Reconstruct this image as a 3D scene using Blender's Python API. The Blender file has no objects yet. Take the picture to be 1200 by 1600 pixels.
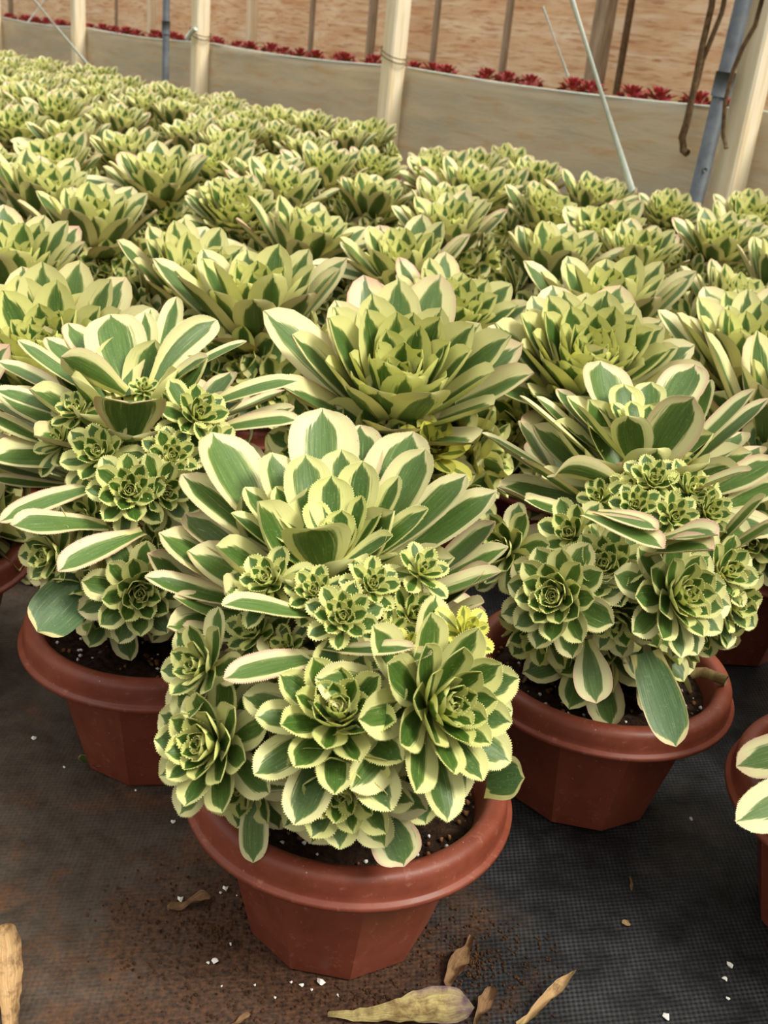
import bpy, math, random
from mathutils import Vector, Matrix
rnd = random.Random(11)
S = bpy.context.scene
COL = S.collection
PI = math.pi
R_ = math.radians

# ------------------------------------------------------------------ camera, light, exposure
CAM = Vector((0, 0, .528))
FPX, PITCH, ROLL = 1650.0, R_(23.57), R_(6.0)
cam_d = bpy.data.cameras.new('camera')
cam = bpy.data.objects.new('camera', cam_d)
COL.objects.link(cam)
cam.location = CAM
cam.matrix_world = Matrix.Translation(CAM) @ Matrix.Rotation(PI/2 - PITCH, 4, 'X') @ Matrix.Rotation(ROLL, 4, 'Z')
cam_d.sensor_fit = 'VERTICAL'
cam_d.sensor_height = 32.0
cam_d.lens = 32.0 * FPX / 1600.0
cam_d.clip_start = .02
cam_d.dof.use_dof = True
cam_d.dof.focus_distance = .66
cam_d.dof.aperture_fstop = 18.0
S.camera = cam

SKY_LOW, SKY_HIGH = .16, 1.60
world = bpy.data.worlds.new('greenhouse_daylight')
S.world = world
world.use_nodes = True
wn, wl = world.node_tree.nodes, world.node_tree.links
bg = wn['Background']
bg.inputs['Color'].default_value = (1.0, .965, .90, 1)
# light comes mostly through the roof film, less from the sides
wt = wn.new('ShaderNodeTexCoord'); wsx = wn.new('ShaderNodeSeparateXYZ'); wr_ = wn.new('ShaderNodeMapRange')
wl.new(wt.outputs['Generated'], wsx.inputs[0]); wl.new(wsx.outputs[2], wr_.inputs[0])
for i_, v_ in enumerate((.05, .95, SKY_LOW, SKY_HIGH)): wr_.inputs[i_+1].default_value = v_
wl.new(wr_.outputs[0], bg.inputs['Strength'])

sun_d = bpy.data.lights.new('sun', 'SUN')
sun_d.energy = 3.0
sun_d.angle = R_(20)
sun_d.color = (1, .95, .84)
sun = bpy.data.objects.new('sun', sun_d)
COL.objects.link(sun)
SUN_FROM = Vector((.75, -.38, 1.02)).normalized()
sun.rotation_euler = (-SUN_FROM).to_track_quat('-Z', 'Y').to_euler()

S.view_settings.view_transform = 'Standard'
S.view_settings.look = 'None'
S.view_settings.gamma = 1
S.view_settings.use_curve_mapping = False
S.view_settings.exposure = .15

# ------------------------------------------------------------------ helpers
def ray(x, y):
    dx, dy = x - 600, -(y - 800)
    u = dx*math.cos(ROLL) - dy*math.sin(ROLL)
    v = dx*math.sin(ROLL) + dy*math.cos(ROLL)
    return Vector((u, v*math.sin(PITCH) + FPX*math.cos(PITCH), v*math.cos(PITCH) - FPX*math.sin(PITCH))) / FPX

def at(x, y, Y):
    """the place seen in direction (x, y) that lies Y metres ahead"""
    d = ray(x, y)
    return CAM + d*(Y/d.y)

def on(x, y, z):
    """the place seen in direction (x, y) at height z"""
    d = ray(x, y)
    return CAM + d*((z - CAM.z)/d.z)

def mpp(P):
    """metres per pixel at P"""
    q = P - CAM
    return (q.y*math.cos(PITCH) - q.z*math.sin(PITCH))/FPX

def srgb(r, g, b):
    f = lambda c: ((c/255+.055)/1.055)**2.4 if c > 10 else c/255/12.92
    return (f(r), f(g), f(b), 1)

def tag(o, label=None, cat=None, group=None, kind=None):
    if label: o['label'] = label
    if cat: o['category'] = cat
    if group: o['group'] = group
    if kind: o['kind'] = kind
    return o

def empty(name, loc=(0, 0, 0), rz=0):
    o = bpy.data.objects.new(name, None)
    COL.objects.link(o)
    o.empty_display_size = .03
    o.location = loc
    o.rotation_euler = (0, 0, rz)
    return o

class MB:
    def __init__(s):
        s.v, s.f, s.c = [], [], []
        s.m = []
    def add(s, verts, faces, cols=None, mi=0):
        b = len(s.v)
        s.v.extend(verts)
        s.f.extend([tuple(i+b for i in f) for f in faces])
        s.c.extend(cols if cols else [(0, 0, 0, 0)]*len(verts))
        s.m.extend([mi]*len(faces))
    def build(s, name, mat, parent=None, smooth=True, shift=None):
        me = bpy.data.meshes.new(name)
        vs = s.v if shift is None else [(a-shift).to_tuple() for a in map(Vector, s.v)]
        me.from_pydata([tuple(v) for v in vs], [], s.f)
        at_ = me.attributes.new('leaf', 'FLOAT_COLOR', 'POINT')
        at_.data.foreach_set('color', [x for c in s.c for x in c])
        for m in (mat if isinstance(mat, (list, tuple)) else [mat]):
            me.materials.append(m)
        me.polygons.foreach_set('material_index', s.m)
        me.polygons.foreach_set('use_smooth', [smooth]*len(me.polygons))
        me.update()
        o = bpy.data.objects.new(name, me)
        COL.objects.link(o)
        if parent: o.parent = parent
        return o

def tube(mb, pts, rad, n=8, cap=True, mi=0):
    """a round bar along pts; rad may be a list"""
    pts = [Vector(p) for p in pts]
    rads = rad if isinstance(rad, (list, tuple)) else [rad]*len(pts)
    verts, faces = [], []
    up = Vector((0, 0, 1))
    for i, p in enumerate(pts):
        t = (pts[min(i+1, len(pts)-1)] - pts[max(i-1, 0)]).normalized()
        a = t.cross(up if abs(t.z) < .9 else Vector((1, 0, 0))).normalized()
        b = t.cross(a)
        for k in range(n):
            w = 2*PI*k/n
            verts.append(p + (a*math.cos(w) + b*math.sin(w))*rads[i])
    for i in range(len(pts)-1):
        for k in range(n):
            faces.append((i*n+k, i*n+(k+1) % n, (i+1)*n+(k+1) % n, (i+1)*n+k))
    if cap:
        faces.append(tuple(range(n)))
        faces.append(tuple((len(pts)-1)*n+k for k in reversed(range(n))))
    mb.add(verts, faces, mi=mi)

def box(mb, c, half, ax=None, mi=0):
    """bevel-free box around c with half sizes along the axes ax"""
    ax = ax or (Vector((1, 0, 0)), Vector((0, 1, 0)), Vector((0, 0, 1)))
    vs = []
    for sx in (-1, 1):
        for sy in (-1, 1):
            for sz in (-1, 1):
                vs.append(Vector(c) + ax[0]*half[0]*sx + ax[1]*half[1]*sy + ax[2]*half[2]*sz)
    mb.add(vs, [(0, 1, 3, 2), (4, 6, 7, 5), (0, 4, 5, 1), (2, 3, 7, 6), (0, 2, 6, 4), (1, 5, 7, 3)], mi=mi)

def lathe(mb, prof, n=64, mi=0, ang0=0.0, seg=None):
    """prof: list of (r, z); seg: a polygon count makes the wall faceted"""
    n_ = n
    verts, faces = [], []
    for r, z in prof:
        for k in range(n_):
            a = ang0 + 2*PI*k/n_
            verts.append((r*math.cos(a), r*math.sin(a), z))
    for i in range(len(prof)-1):
        for k in range(n_):
            faces.append((i*n_+k, i*n_+(k+1) % n_, (i+1)*n_+(k+1) % n_, (i+1)*n_+k))
    mb.add(verts, faces, mi=mi)

# ------------------------------------------------------------------ materials
class NT:
    def __init__(s, name):
        s.m = bpy.data.materials.new(name)
        s.m.use_nodes = True
        s.n, s.l = s.m.node_tree.nodes, s.m.node_tree.links
        s.b = s.n['Principled BSDF']
        s.out = s.n['Material Output']
    def node(s, t, **kw):
        x = s.n.new(t)
        for k, v in kw.items(): setattr(x, k, v)
        return x
    def set(s, sock, v):
        if hasattr(v, 'is_output'): s.l.new(v, sock)
        else: sock.default_value = v
    def math(s, op, a, b=0.0, c=0.0, clamp=False):
        x = s.node('ShaderNodeMath', operation=op)
        x.use_clamp = clamp
        s.set(x.inputs[0], a); s.set(x.inputs[1], b); s.set(x.inputs[2], c)
        return x.outputs[0]
    def mr(s, v, a, b, c=0.0, d=1.0, smooth=False):
        x = s.node('ShaderNodeMapRange')
        if smooth: x.interpolation_type = 'SMOOTHSTEP'
        for i, q in enumerate((v, a, b, c, d)): s.set(x.inputs[i], q)
        return x.outputs[0]
    def mix(s, f, a, b, mode='MIX'):
        x = s.node('ShaderNodeMix', data_type='RGBA', blend_type=mode)
        s.set(x.inputs[0], f); s.set(x.inputs[6], a); s.set(x.inputs[7], b)
        return x.outputs[2]
    def noise(s, vec, scale, detail=3, rough=.5, dist=0.0):
        x = s.node('ShaderNodeTexNoise')
        if vec is not None: s.l.new(vec, x.inputs['Vector'])
        x.inputs['Scale'].default_value = scale
        x.inputs['Detail'].default_value = detail
        x.inputs['Roughness'].default_value = rough
        x.inputs['Distortion'].default_value = dist
        return x.outputs[0]
    def comb(s, x_, y_, z_):
        x = s.node('ShaderNodeCombineXYZ')
        s.set(x.inputs[0], x_); s.set(x.inputs[1], y_); s.set(x.inputs[2], z_)
        return x.outputs[0]
    def mapped(s, scale=(1, 1, 1), rot=(0, 0, 0), src='Object'):
        t = s.node('ShaderNodeTexCoord')
        m = s.node('ShaderNodeMapping')
        m.inputs['Scale'].default_value = scale
        m.inputs['Rotation'].default_value = rot
        s.l.new(t.outputs[src], m.inputs['Vector'])
        return m.outputs[0]
    def bump(s, h, strength=.3, dist=.001):
        x = s.node('ShaderNodeBump')
        x.inputs['Strength'].default_value = strength
        x.inputs['Distance'].default_value = dist
        s.l.new(h, x.inputs['Height'])
        s.l.new(x.outputs[0], s.b.inputs['Normal'])
    def base(s, c, rough=.5, spec=.5):
        s.set(s.b.inputs['Base Color'], c)
        s.set(s.b.inputs['Roughness'], rough)
        s.set(s.b.inputs['Specular IOR Level'], spec)

def leaf_material(name, g_in, g_out, c_in, c_out, pink, wmul=1.0, pinkamt=1.0):
    t = NT(name)
    a = t.node('ShaderNodeAttribute', attribute_name='leaf')
    sep = t.node('ShaderNodeSeparateColor')
    t.l.new(a.outputs['Color'], sep.inputs[0])
    U, V, RND, AGE = sep.outputs[0], sep.outputs[1], sep.outputs[2], a.outputs['Alpha']
    su = t.math('MULTIPLY_ADD', U, 2.0, -1.0)
    absu = t.math('ABSOLUTE', su)
    r50_ = t.math('MULTIPLY', RND, 91.0)
    drift = t.noise(t.comb(r50_, t.math('MULTIPLY', V, 1.3), r50_), 1.0, 1, .5)
    absd = t.math('ABSOLUTE', t.math('ADD', su, t.math('MULTIPLY', t.math('SUBTRACT', drift, .5), .30)))
    r50 = t.math('MULTIPLY', RND, 57.0)
    vs = t.comb(t.math('MULTIPLY_ADD', U, 7.0, r50), t.math('MULTIPLY', V, .8), r50)
    n1 = t.noise(vs, 1.0, 3, .6)
    vf = t.comb(t.math('MULTIPLY_ADD', U, 34.0, r50), t.math('MULTIPLY', V, 2.2), r50)
    n2 = t.noise(vf, 1.0, 4, .65)
    # stripe half width along the leaf, different on every leaf
    r2 = t.math('FRACT', t.math('MULTIPLY', RND, 13.7))
    wid = t.math('MULTIPLY', t.mr(r2, 0, 1, .40*wmul, .64*wmul), t.mr(V, .80, 1.02, 1.0, .22, True))
    wid = t.math('MULTIPLY', wid, t.mr(V, .0, .25, .55, 1.0, True))
    wid = t.math('MULTIPLY', wid, t.mr(AGE, .2, .9, 1.12, .92))
    edge = t.math('ADD', t.math('SUBTRACT', wid, absd), t.math('MULTIPLY', t.math('ADD', t.math('MULTIPLY', t.math('SUBTRACT', n1, .5), .40), t.math('MULTIPLY', t.math('SUBTRACT', n2, .5), .34)), 1.0))
    green = t.mr(edge, -.045, .075, 0, 1, True)
    streak = t.math('MULTIPLY', t.mr(n2, .60, .70, 0, .75, True), t.mr(edge, -.34, -.02, 0, 1))
    green = t.math('MAXIMUM', green, streak)
    green = t.math('MULTIPLY', green, t.mr(n2, .26, .40, .62, 1.0, True))
    gcol = t.mix(t.mr(AGE, .15, .75), g_out, g_in)
    gcol = t.mix(t.math('MULTIPLY', t.mr(edge, .22, .02), t.mr(n1, .35, .6, .25, .9)), gcol, srgb(142, 160, 82))
    r4 = t.math('FRACT', t.math('MULTIPLY', RND, 77.7))
    gcol = t.mix(t.mr(r4, 0, 1, 0, .45), gcol, srgb(60, 92, 34))
    gcol = t.mix(t.mr(n2, .38, .62, 0, .7), gcol, t.mix(.6, gcol, srgb(36, 66, 22)))
    dust = t.noise(t.mapped((1, 1, 1)), 700, 2, .6)
    gcol = t.mix(t.mr(dust, .60, .74, 0, .35), gcol, srgb(170, 186, 140))
    ccol = t.mix(t.mr(AGE, .10, .70), c_out, c_in)
    # young tissue near the leaf base is yellower
    ccol = t.mix(t.mr(V, .5, .0, 0, .45), ccol, srgb(214, 208, 84))
    pk = t.math('MULTIPLY', t.mr(absu, .74, 1.04, 0, 1, True), t.mr(AGE, .0, .30, 1.0, 0.12))
    tipk = t.math('MULTIPLY', t.mr(V, .88, 1.0, 0, .7, True), t.mr(AGE, .0, .30, 1.0, 0.0))
    pk = t.math('MAXIMUM', pk, tipk)
    r3 = t.math('FRACT', t.math('MULTIPLY', RND, 31.3))
    pk = t.math('MULTIPLY', pk, t.mr(r3, 0, 1, .15*pinkamt, .95*pinkamt))
    ccol = t.mix(pk, ccol, pink)
    col = t.mix(green, ccol, gcol)
    # brown corky specks on old rims
    sp = t.noise(t.mapped((1, 1, 1)), 420, 2, .7)
    spk = t.math('MULTIPLY', t.mr(sp, .68, .74), t.math('MULTIPLY', t.mr(absu, .75, .95), t.mr(AGE, 0, .12, .8, 0)))
    col = t.mix(spk, col, srgb(128, 74, 58))
    t.base(col, t.mr(n2, .3, .7, .36, .5), .42)
    t.set(t.b.inputs['Subsurface Weight'], .0)
    t.bump(t.math('ADD', n2, t.math('MULTIPLY', n1, .6)), .25, .0006)
    tr = t.node('ShaderNodeBsdfTranslucent')
    t.l.new(t.mix(.5, col, srgb(226, 226, 110)), tr.inputs[0])
    mx = t.node('ShaderNodeMixShader')
    mx.inputs[0].default_value = .16
    t.l.new(t.b.outputs[0], mx.inputs[1]); t.l.new(tr.outputs[0], mx.inputs[2])
    t.l.new(mx.outputs[0], t.out.inputs[0])
    return t.m

M = {}
M['leaf'] = leaf_material('variegated_leaf', srgb(72, 110, 26), srgb(106, 138, 66),
                          srgb(226, 229, 140), srgb(232, 228, 172), srgb(222, 164, 152))
M['bed_leaf'] = leaf_material('variegated_bed_leaf', srgb(74, 112, 36), srgb(104, 134, 74),
                              srgb(228, 230, 140), srgb(234, 228, 172), srgb(222, 164, 152), .86, 1.15)
M['yellow_leaf'] = leaf_material('yellow_leaf', srgb(150, 160, 48), srgb(140, 150, 60),
                              srgb(230, 228, 104), srgb(230, 226, 124), srgb(232, 196, 120), .55, .3)
M['old_leaf'] = leaf_material('old_green_leaf', srgb(84, 118, 62), srgb(98, 130, 82),
                              srgb(206, 208, 120), srgb(216, 206, 150), srgb(206, 160, 128), 1.75, .5)
M['red_leaf'] = leaf_material('dark_red_leaf', srgb(176, 34, 66), srgb(168, 28, 64),
                              srgb(206, 50, 84), srgb(196, 44, 80), srgb(170, 60, 70))

def plain(name, c, rough=.6, spec=.3, nscale=0, c2=None, bump=0, stretch=(1, 1, 1), bd=.001):
    t = NT(name)
    if nscale:
        n = t.noise(t.mapped(stretch), nscale, 5, .65)
        t.base(t.mix(t.mr(n, .32, .68), c, c2 or c), rough, spec)
        if bump: t.bump(n, bump, bd)
    else:
        t.base(c, rough, spec)
    return t.m

def pot_material():
    t = NT('terracotta_plastic')
    o = t.mapped()
    n = t.noise(o, 22, 5, .7)
    s = t.noise(o, 150, 3, .7)
    col = t.mix(t.mr(n, .3, .7), srgb(112, 52, 35), srgb(140, 72, 52))
    col = t.mix(t.mr(s, .60, .74, 0, .45), col, srgb(170, 116, 96))
    sp = t.noise(o, 420, 2, .6)
    col = t.mix(t.mr(sp, .72, .76, 0, .6), col, srgb(214, 186, 170))
    t.base(col, t.mr(n, .3, .7, .38, .55), .42)
    t.bump(s, .10, .0008)
    return t.m
M['pot'] = pot_material()
M['soil'] = plain('potting_soil', srgb(22, 16, 13), .95, .1, 160, srgb(66, 48, 36), .9, bd=.004)
M['stem'] = plain('woody_stem', srgb(104, 82, 52), .85, .2, 130, srgb(160, 138, 92), .6, (1, 1, .25))
M['perlite'] = plain('perlite', srgb(226, 222, 212), .8, .2, 200, srgb(250, 248, 240), .4)
M['grit'] = plain('brown_grit', srgb(92, 60, 38), .9, .1, 200, srgb(150, 106, 68), .4)

def mat_material():
    t = NT('woven_ground_cover')
    o = t.mapped()
    sx = t.node('ShaderNodeSeparateXYZ'); t.l.new(t.mapped((1, 1, 1), (0, 0, R_(38))), sx.inputs[0])
    K = 2*PI/.0042
    wx = t.math('SINE', t.math('MULTIPLY', sx.outputs[0], K))
    wy = t.math('SINE', t.math('MULTIPLY', sx.outputs[1], K*.8))
    weave = t.math('MULTIPLY_ADD', t.math('MULTIPLY', wx, wy), .5, .5)
    n = t.noise(o, 5.0, 6, .62, .6)
    f = t.noise(o, 260, 4, .7)
    g = t.noise(o, 38, 5, .7)
    base = t.mix(t.math('MULTIPLY', weave, t.mr(g, .35, .65, .1, 1)), srgb(12, 12, 13), srgb(66, 68, 70))
    # dust and soil trodden in, heavier on the walkway at left
    sep = t.node('ShaderNodeSeparateXYZ'); t.l.new(o, sep.inputs[0])
    left = t.mr(sep.outputs[0], .16, -.16, -.16, .22)
    d = t.mr(t.math('ADD', n, left), .42, .66, 0, .88, True)
    d = t.math('MULTIPLY', d, t.mr(f, .3, .62, .45, 1))
    dust = t.mix(t.mr(g, .35, .65), srgb(70, 56, 42), srgb(94, 80, 67))
    dust = t.mix(t.mr(t.noise(o, 14, 5, .7), .52, .66, 0, .7), dust, srgb(122, 80, 48))
    col = t.mix(d, base, dust)
    # soil knocked out of the nearest pot and trodden into the weave
    vd = t.node('ShaderNodeVectorMath', operation='DISTANCE')
    t.l.new(o, vd.inputs[0]); vd.inputs[1].default_value = (-.03, .50, 0)
    st = t.math('ADD', t.mr(vd.outputs[1], .05, .22, .75, -.55), t.math('MULTIPLY', t.math('SUBTRACT', t.noise(o, 26, 6, .7), .5), 2.2))
    st = t.mr(st, .0, .55, 0, .8, True)
    col = t.mix(st, col, t.mix(t.mr(f, .35, .65), srgb(38, 25, 17), srgb(96, 64, 42)))
    t.base(col, t.mr(d, 0, 1, .50, .9), .35)
    t.bump(t.math('ADD', t.math('MULTIPLY', weave, .5), f), .5, .0012)
    return t.m
M['ground'] = mat_material()
M['spill'] = plain('spilled_soil', srgb(40, 27, 19), .95, .1, 110, srgb(92, 64, 43), 1.0, bd=.003)

def dry_material(name, a, b, tip=None):
    t = NT(name)
    at_ = t.node('ShaderNodeAttribute', attribute_name='leaf')
    sep = t.node('ShaderNodeSeparateColor'); t.l.new(at_.outputs['Color'], sep.inputs[0])
    vs = t.comb(t.math('MULTIPLY', sep.outputs[0], 16), t.math('MULTIPLY', sep.outputs[1], 2.0), 0.0)
    n = t.noise(vs, 1, 4, .7)
    n3 = t.noise(t.mapped(), 90, 4, .7)
    col = t.mix(t.mr(n, .3, .7), a, b)
    col = t.mix(t.mr(n3, .46, .66, 0, .75), col, srgb(92, 62, 38))
    if tip:
        e = t.math('ABSOLUTE', t.math('MULTIPLY_ADD', sep.outputs[0], 2.0, -1.0))
        k = t.math('MAXIMUM', t.mr(sep.outputs[1], .80, .98), t.math('MULTIPLY', t.mr(e, .65, 1), t.mr(sep.outputs[1], .5, .75)))
        col = t.mix(t.math('MULTIPLY', k, t.mr(n3, .3, .6, .4, 1)), col, tip)
    t.base(col, .8, .2)
    t.bump(n, .7, .002)
    return t.m
M['dry'] = dry_material('dry_leaf', srgb(176, 136, 92), srgb(214, 184, 136))
M['dry_dark'] = dry_material('dark_dry_leaf', srgb(116, 86, 58), srgb(160, 128, 92))
M['dry_pale'] = dry_material('pale_dry_leaf', srgb(196, 178, 118), srgb(150, 138, 92), srgb(104, 78, 100))

def wood_material():
    t = NT('sunlit_timber')
    n = t.noise(t.mapped((9, 9, .8)), 5, 5, .6)
    n2 = t.noise(t.mapped(), 1.7, 3, .6)
    c = t.mix(t.mr(n, .3, .7), srgb(252, 242, 216), srgb(228, 206, 164))
    c = t.mix(t.mr(n2, .5, .75, 0, .5), c, srgb(190, 182, 164))
    t.base(c, .75, .25); t.bump(n, .3, .003)
    return t.m
M['wood'] = wood_material()
M['wood_grey'] = plain('weathered_timber', srgb(132, 116, 96), .85, .2, 9, srgb(186, 170, 146), .4, (6, 6, .6), .003)
M['steel'] = plain('galvanised_steel', srgb(66, 72, 80), .6, .4, 20, srgb(96, 102, 108), .05)
M['twine'] = plain('pale_strap', srgb(196, 208, 196), .6, .3, 30, srgb(226, 232, 222), .1)
M['rope'] = plain('brown_rope', srgb(74, 58, 42), .9, .1, 80, srgb(122, 100, 74), .6)
M['earth'] = plain('bare_earth', srgb(120, 84, 56), .95, .1, 6, srgb(168, 122, 82), .5, bd=.02)

def film_material(name, a, b, c, alpha, sz, transl):
    t = NT(name)
    o = t.mapped((1, 1, 1), (0, 0, 0), 'UV')
    m = t.mapped((1.0, sz, 1.0), (0, 0, 0), 'UV')
    n = t.noise(m, 1.6, 6, .62, .8)
    n2 = t.noise(m, 5.5, 5, .65, .5)
    col = t.mix(t.mr(n, .3, .7), a, b)
    col = t.mix(t.mr(n2, .50, .72, 0, .8), col, c)
    t.base(col, .42, .4)
    t.bump(n2, .35, .02)
    tr = t.node('ShaderNodeBsdfTranslucent'); t.l.new(col, tr.inputs[0])
    mx = t.node('ShaderNodeMixShader'); mx.inputs[0].default_value = transl
    t.l.new(t.b.outputs[0], mx.inputs[1]); t.l.new(tr.outputs[0], mx.inputs[2])
    last = mx.outputs[0]
    if alpha < 1:
        tp = t.node('ShaderNodeBsdfTransparent')
        m2 = t.node('ShaderNodeMixShader'); m2.inputs[0].default_value = alpha
        t.l.new(tp.outputs[0], m2.inputs[1]); t.l.new(last, m2.inputs[2])
        last = m2.outputs[0]
    t.l.new(last, t.out.inputs[0])
    return t.m
M['film'] = film_material('frosted_film', srgb(226, 214, 188), srgb(198, 196, 180), srgb(212, 182, 138), .84, 6.0, .5)
M['outer_film'] = film_material('brown_outer_film', srgb(238, 206, 164), srgb(255, 244, 224), srgb(200, 144, 96), 1.0, 9.0, .5)

# ------------------------------------------------------------------ leaves and rosettes
GA = PI*(3-math.sqrt(5))

def halfwidth(v, base=.40, vm=.61, tip=.50):
    if v < vm:
        s = v/vm
        return base + (1-base)*(s*s*(3-2*s))**.9
    s = (v-vm)/(1-vm)
    return max(0.0, 1-s**2.9)**tip

def leaf(mb, B, D, N, L, W, age=.5, bend=.3, cup=.25, thick=.05, nu=7, nv=9, teeth=False,
         base=.38, vm=.61, wave=0.0, r=None, mi=0, skew=0.0, tip=.50, recurve=0.0):
    """one fleshy leaf: base B, chord direction D, upper face towards N"""
    D = D.normalized()
    N = (N - D*N.dot(D))
    if N.length < 1e-5: N = D.orthogonal()
    N.normalize()
    Sd = D.cross(N)
    r = rnd.random() if r is None else r
    hw0 = W*.5
    # rows bunch up towards the tip
    vs = [1-(1-i/(nv-1))**1.75 for i in range(nv)]
    vs = [v*1.0 for v in vs]
    pos = Vector(B)
    rows = []
    prev = 0.0
    ph = rnd.random()*6
    for i, v in enumerate(vs):
        phi = bend*(v-.5) - recurve*max(0.0, v-.6)**1.5*4 + recurve*.1
        d = D*math.cos(phi) + N*math.sin(phi) + Sd*skew*(v-.5)
        if i: pos = pos + d.normalized()*(v-prev)*L
        prev = v
        n = N*math.cos(phi) - D*math.sin(phi)
        h = hw0*halfwidth(v, base, vm, tip)
        rows.append((pos.copy(), n, h, v))
    # a small pointed tip
    tipP = rows[-1][0] + (rows[-1][0]-rows[-2][0]).normalized()*W*.045
    rows[-1] = (tipP, rows[-1][1], 0.0, 1.0)
    top, bot, cols = [], [], []
    us = [2*k/(nu-1)-1 for k in range(nu)]
    for p, n, h, v in rows:
        for u in us:
            w_ = wave*hw0*math.sin(9*v+ph+(2 if u > 0 else 0))*abs(u)**2
            x = p + Sd*(u*h) + n*(cup*h*u*u + w_)
            th = thick*hw0*2*(1-.55*v)*math.sqrt(max(0.0, 1-u*u))
            top.append(x + n*th*.15)
            bot.append(x - n*th*.85)
            cols.append((u*.5+.5, v, r, age))
    faces = []
    for i in range(nv-1):
        for k in range(nu-1):
            a = i*nu+k
            faces.append((a, a+nu, a+nu+1, a+1))
    nb = len(top)
    fb = [(a+nb, b+nb, c+nb, d+nb) for (d, c, b, a) in faces]
    mb.add(top+bot, faces+fb, cols+cols, mi)
    if teeth:
        # fine pale teeth along the rim
        step = .0010
        vv, ff, cc = [], [], []
        for sgn, k in ((-1, 0), (1, nu-1)):
            for i in range(nv-1):
                a = top[i*nu+k]; b = top[(i+1)*nu+k]
                if rows[i][3] < .22: continue
                ln = (b-a).length
                m = max(1, int(ln/step))
                out = Sd*sgn + D*(.0 if rows[i][3] < .7 else (rows[i][3]-.7)*3)
                for q in range(m):
                    p0 = a.lerp(b, q/m); p1 = a.lerp(b, (q+.75)/m)
                    tp = p0.lerp(p1, .6) + out.normalized()*(.00045+.00060*rnd.random())
                    s = len(vv)
                    vv += [p0, p1, tp]; ff.append((s, s+1, s+2))
                    cc += [(0.0 if sgn < 0 else 1.0, rows[i][3]*.8, r, min(age+.12, 1))]*3
        mb.add(vv, ff, cc, mi)

def frame(axis):
    a = axis.normalized()
    x = a.orthogonal().normalized()
    return x, a.cross(x), a

def rosette(mb, C, axis, R, n=26, e0=8, e1=80, wr=.46, a0=0.0, a1=1.0, nu=5, nv=7, teeth=False,
            ph=0.0, depth=.28, shrink=.80, jit=.06, cup=.28, pw=.85, mi=0, bendk=1.0, agef=lambda a: a, squash=None):
    x, y, z = frame(axis)
    for k in range(n):
        a = k/(n-1)
        th = ph + k*GA
        el = R_(e0 + (e1-e0)*a**pw + rnd.uniform(-5, 5))
        rad = x*math.cos(th) + y*math.sin(th)
        L = R*(1-shrink*a**1.15)*(1+rnd.uniform(-jit, jit))
        if squash: L *= squash(rad)
        W = L*wr*(1+rnd.uniform(-jit, jit))*(1+.30*a)
        d = rad*math.cos(el) + z*math.sin(el)
        nrm = z*math.cos(el) - rad*math.sin(el)
        b = C + rad*R*.07*(1-a) - z*R*depth*(1-a)
        leaf(mb, b, d, nrm, L, W, age=a0+(a1-a0)*agef(a), bend=(.10+.75*a)*bendk, cup=cup+.25*a,
             thick=.07, nu=nu, nv=nv, teeth=teeth, mi=mi)

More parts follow.
